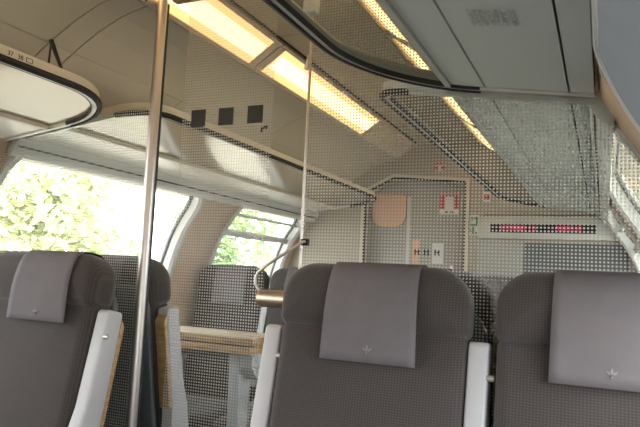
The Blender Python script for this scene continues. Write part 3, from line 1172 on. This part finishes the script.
sg = empty('exit_sign', (-0.780, Y1, 1.525))
tag(sg, 'narrow green and white exit pictogram right of the end door', 'sign')
G().box((-.030, -.004, -.075), (.030, -.0005, .06)).build('plate', M['white'], sg)
gx = G()
for (a, b, c, d) in ((-.022, .02, -.006, .05), (.0, .03, .022, .05), (.012, .0, .022, .03), (-.022, -.01, .02, .002), (-.010, -.065, .0, -.015), (.008, -.065, .02, -.05), (-.024, -.05, -.014, -.03)):
    gx.box((a, -.0055, b), (c, -.0041, d))
gx.build('pictogram', M['green'], sg)

sg = empty('sign_plate', (-0.70, Y1, 1.735))
tag(sg, 'small green over red sign plate at upper right of the end door', 'sign')
G().box((-.024, -.004, -.06), (.024, -.0005, .05)).build('plate', M['white'], sg)
G().box((-.018, -.0055, .005), (.018, -.0041, .045)).build('pictogram', M['green'], sg)
G().box((-.018, -.0055, -.05), (.018, -.0041, -.012)).build('red_bar', M['red'], sg)

sg = empty('notice', (-1.08, Y1 + .0845, 1.335))
tag(sg, 'row of small black pictograms on the lower end door', 'sign')
for i, xx in enumerate((-.10, -.035, .04)):
    g = G()
    g.box((xx - .018, -.004, -.02), (xx - .008, -.0005, .02))
    g.box((xx + .008, -.004, -.02), (xx + .018, -.0005, .02))
    g.box((xx - .008, -.004, -.006), (xx + .008, -.0005, .006))
    g.build('pictogram', M['ink'], sg)
sg = tag(G().box((-1.075, Y1 + .082, 1.26), (-.995, Y1 + .0842, 1.40)).build('sticker', M['white']), 'white sticker behind the black pictograms on the end door', 'sticker')
sg = tag(G().box((-1.215, Y1 + .082, 1.25), (-1.165, Y1 + .0842, 1.42)).build('sticker', M['peach']), 'pinkish upright sticker on the end door', 'sticker')

vs, fs = cushion(0.25, 0.235, 0.03, 0.03, 0.08, 0.012, 0.004)  # rounded panel; its warm glow is put into the peach colour
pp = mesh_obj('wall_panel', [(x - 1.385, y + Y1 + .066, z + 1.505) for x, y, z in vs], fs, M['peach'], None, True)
tag(pp, 'rounded panel with warm glow painted peach at the upper left of the end door', 'panel')

# ------------------------------------------------------------------ roller blind in the near right window
bl = empty('roller_blind', (XC + 0.97, 0.75, 1.57))
tag(bl, 'blue grey roller blind pulled partly down in the near right window', 'blind')
vs, fs = [], []
ns = 10
s0, s1 = WLEN - .44, WLEN - .02
for o_ in (-.012, -.0135):
    for i in range(ns + 1):
        h, z = wall_at(lerp(s0, s1, i / ns), o_ + .02)
        for y in (0.12, 1.345):
            vs.append((XC + h - (XC + .97), y - .75, z - 1.57))
n = 2 * (ns + 1)
for i in range(ns):
    a = 2 * i
    fs += [(a, a + 1, a + 3, a + 2), (n + a, n + a + 2, n + a + 3, n + a + 1), (a, a + 2, n + a + 2, n + a), (a + 1, n + a + 1, n + a + 3, a + 3)]
fs += [(0, n, n + 1, 1), (2 * ns, 2 * ns + 1, n + 2 * ns + 1, n + 2 * ns)]
mesh_obj('blind_cloth', vs, fs, M['blind'], bl)
h, z = wall_at(s0, .014)
G().tube([(h - .97, -.63, z - 1.57), (h - .97, .595, z - 1.57)], .010, 10).build('bottom_bar', M['wframe'], bl, True)

# ------------------------------------------------------------------ outside: meadow and trees
tag(G().box((-120, -90, -2.9), (120, 120, -2.6)).build('ground', M['grass']), kind='structure')


def tree(x, y, h, r, material, label, seed):
    rn = random.Random(seed)
    o = empty('tree', (x, y, -2.6))
    tag(o, label, 'tree', 'trees beside the line')
    G().tube([(0, 0, 0), (.1, 0, h * .3), (0, .1, h * .6)], [.16, .12, .07], 8).build('trunk', M['bark'], o, True)
    vs, fs = [], []
    lumps = [(Vector((rn.uniform(-.6, .6) * r, rn.uniform(-.9, .9) * r, h * rn.uniform(.22, .86))), r * rn.uniform(.35, .6)) for _ in range(16)]
    for _ in range(3800):
        c, rr = rn.choice(lumps)
        d = Vector((rn.gauss(0, 1), rn.gauss(0, 1), rn.gauss(0, 1))).normalized()
        p = c + d * rr * rn.uniform(.75, 1.05)
        a = Vector((rn.gauss(0, 1), rn.gauss(0, 1), rn.gauss(0, .6))).normalized()
        b = d.cross(a).normalized()
        s = rn.uniform(.09, .19)
        k = len(vs)
        vs += [p - a * s, p + b * s * .5, p + a * s, p - b * s * .5]
        fs.append((k, k + 1, k + 2, k + 3))
    me = bpy.data.meshes.new('foliage')
    me.from_pydata([tuple(v) for v in vs], [], fs)
    me.materials.append(material)
    f = bpy.data.objects.new('foliage', me)
    COL.objects.link(f)
    f.parent = o


TR = [(-15.2, 13.4, 6.6, 1.6, 'leaf3', 'pale green tree in the left half of the near left window'),
      (-11.2, 11.3, 6.1, 1.5, 'leaf1', 'yellow green tree in the middle of the near left window'),
      (-12.0, 18.6, 6.9, 1.7, 'leaf2', 'darker green tree towards the right of the near left window'),
      (-11.5, 24.2, 6.6, 1.7, 'leaf1', 'yellow green tree beside the pillar, right end of the near left window'),
      (-13.5, 30.8, 5.2, 2.0, 'leaf3', 'pale tree seen below the bar of the farther left window'),
      (-12.5, 38.0, 5.0, 2.0, 'leaf2', 'green tree seen beside the handle rod through the farther left window')]
for i, (x, y, h, r, mm_, lb) in enumerate(TR):
    tree(x, y, h, r, M[mm_], lb, 20 + i)
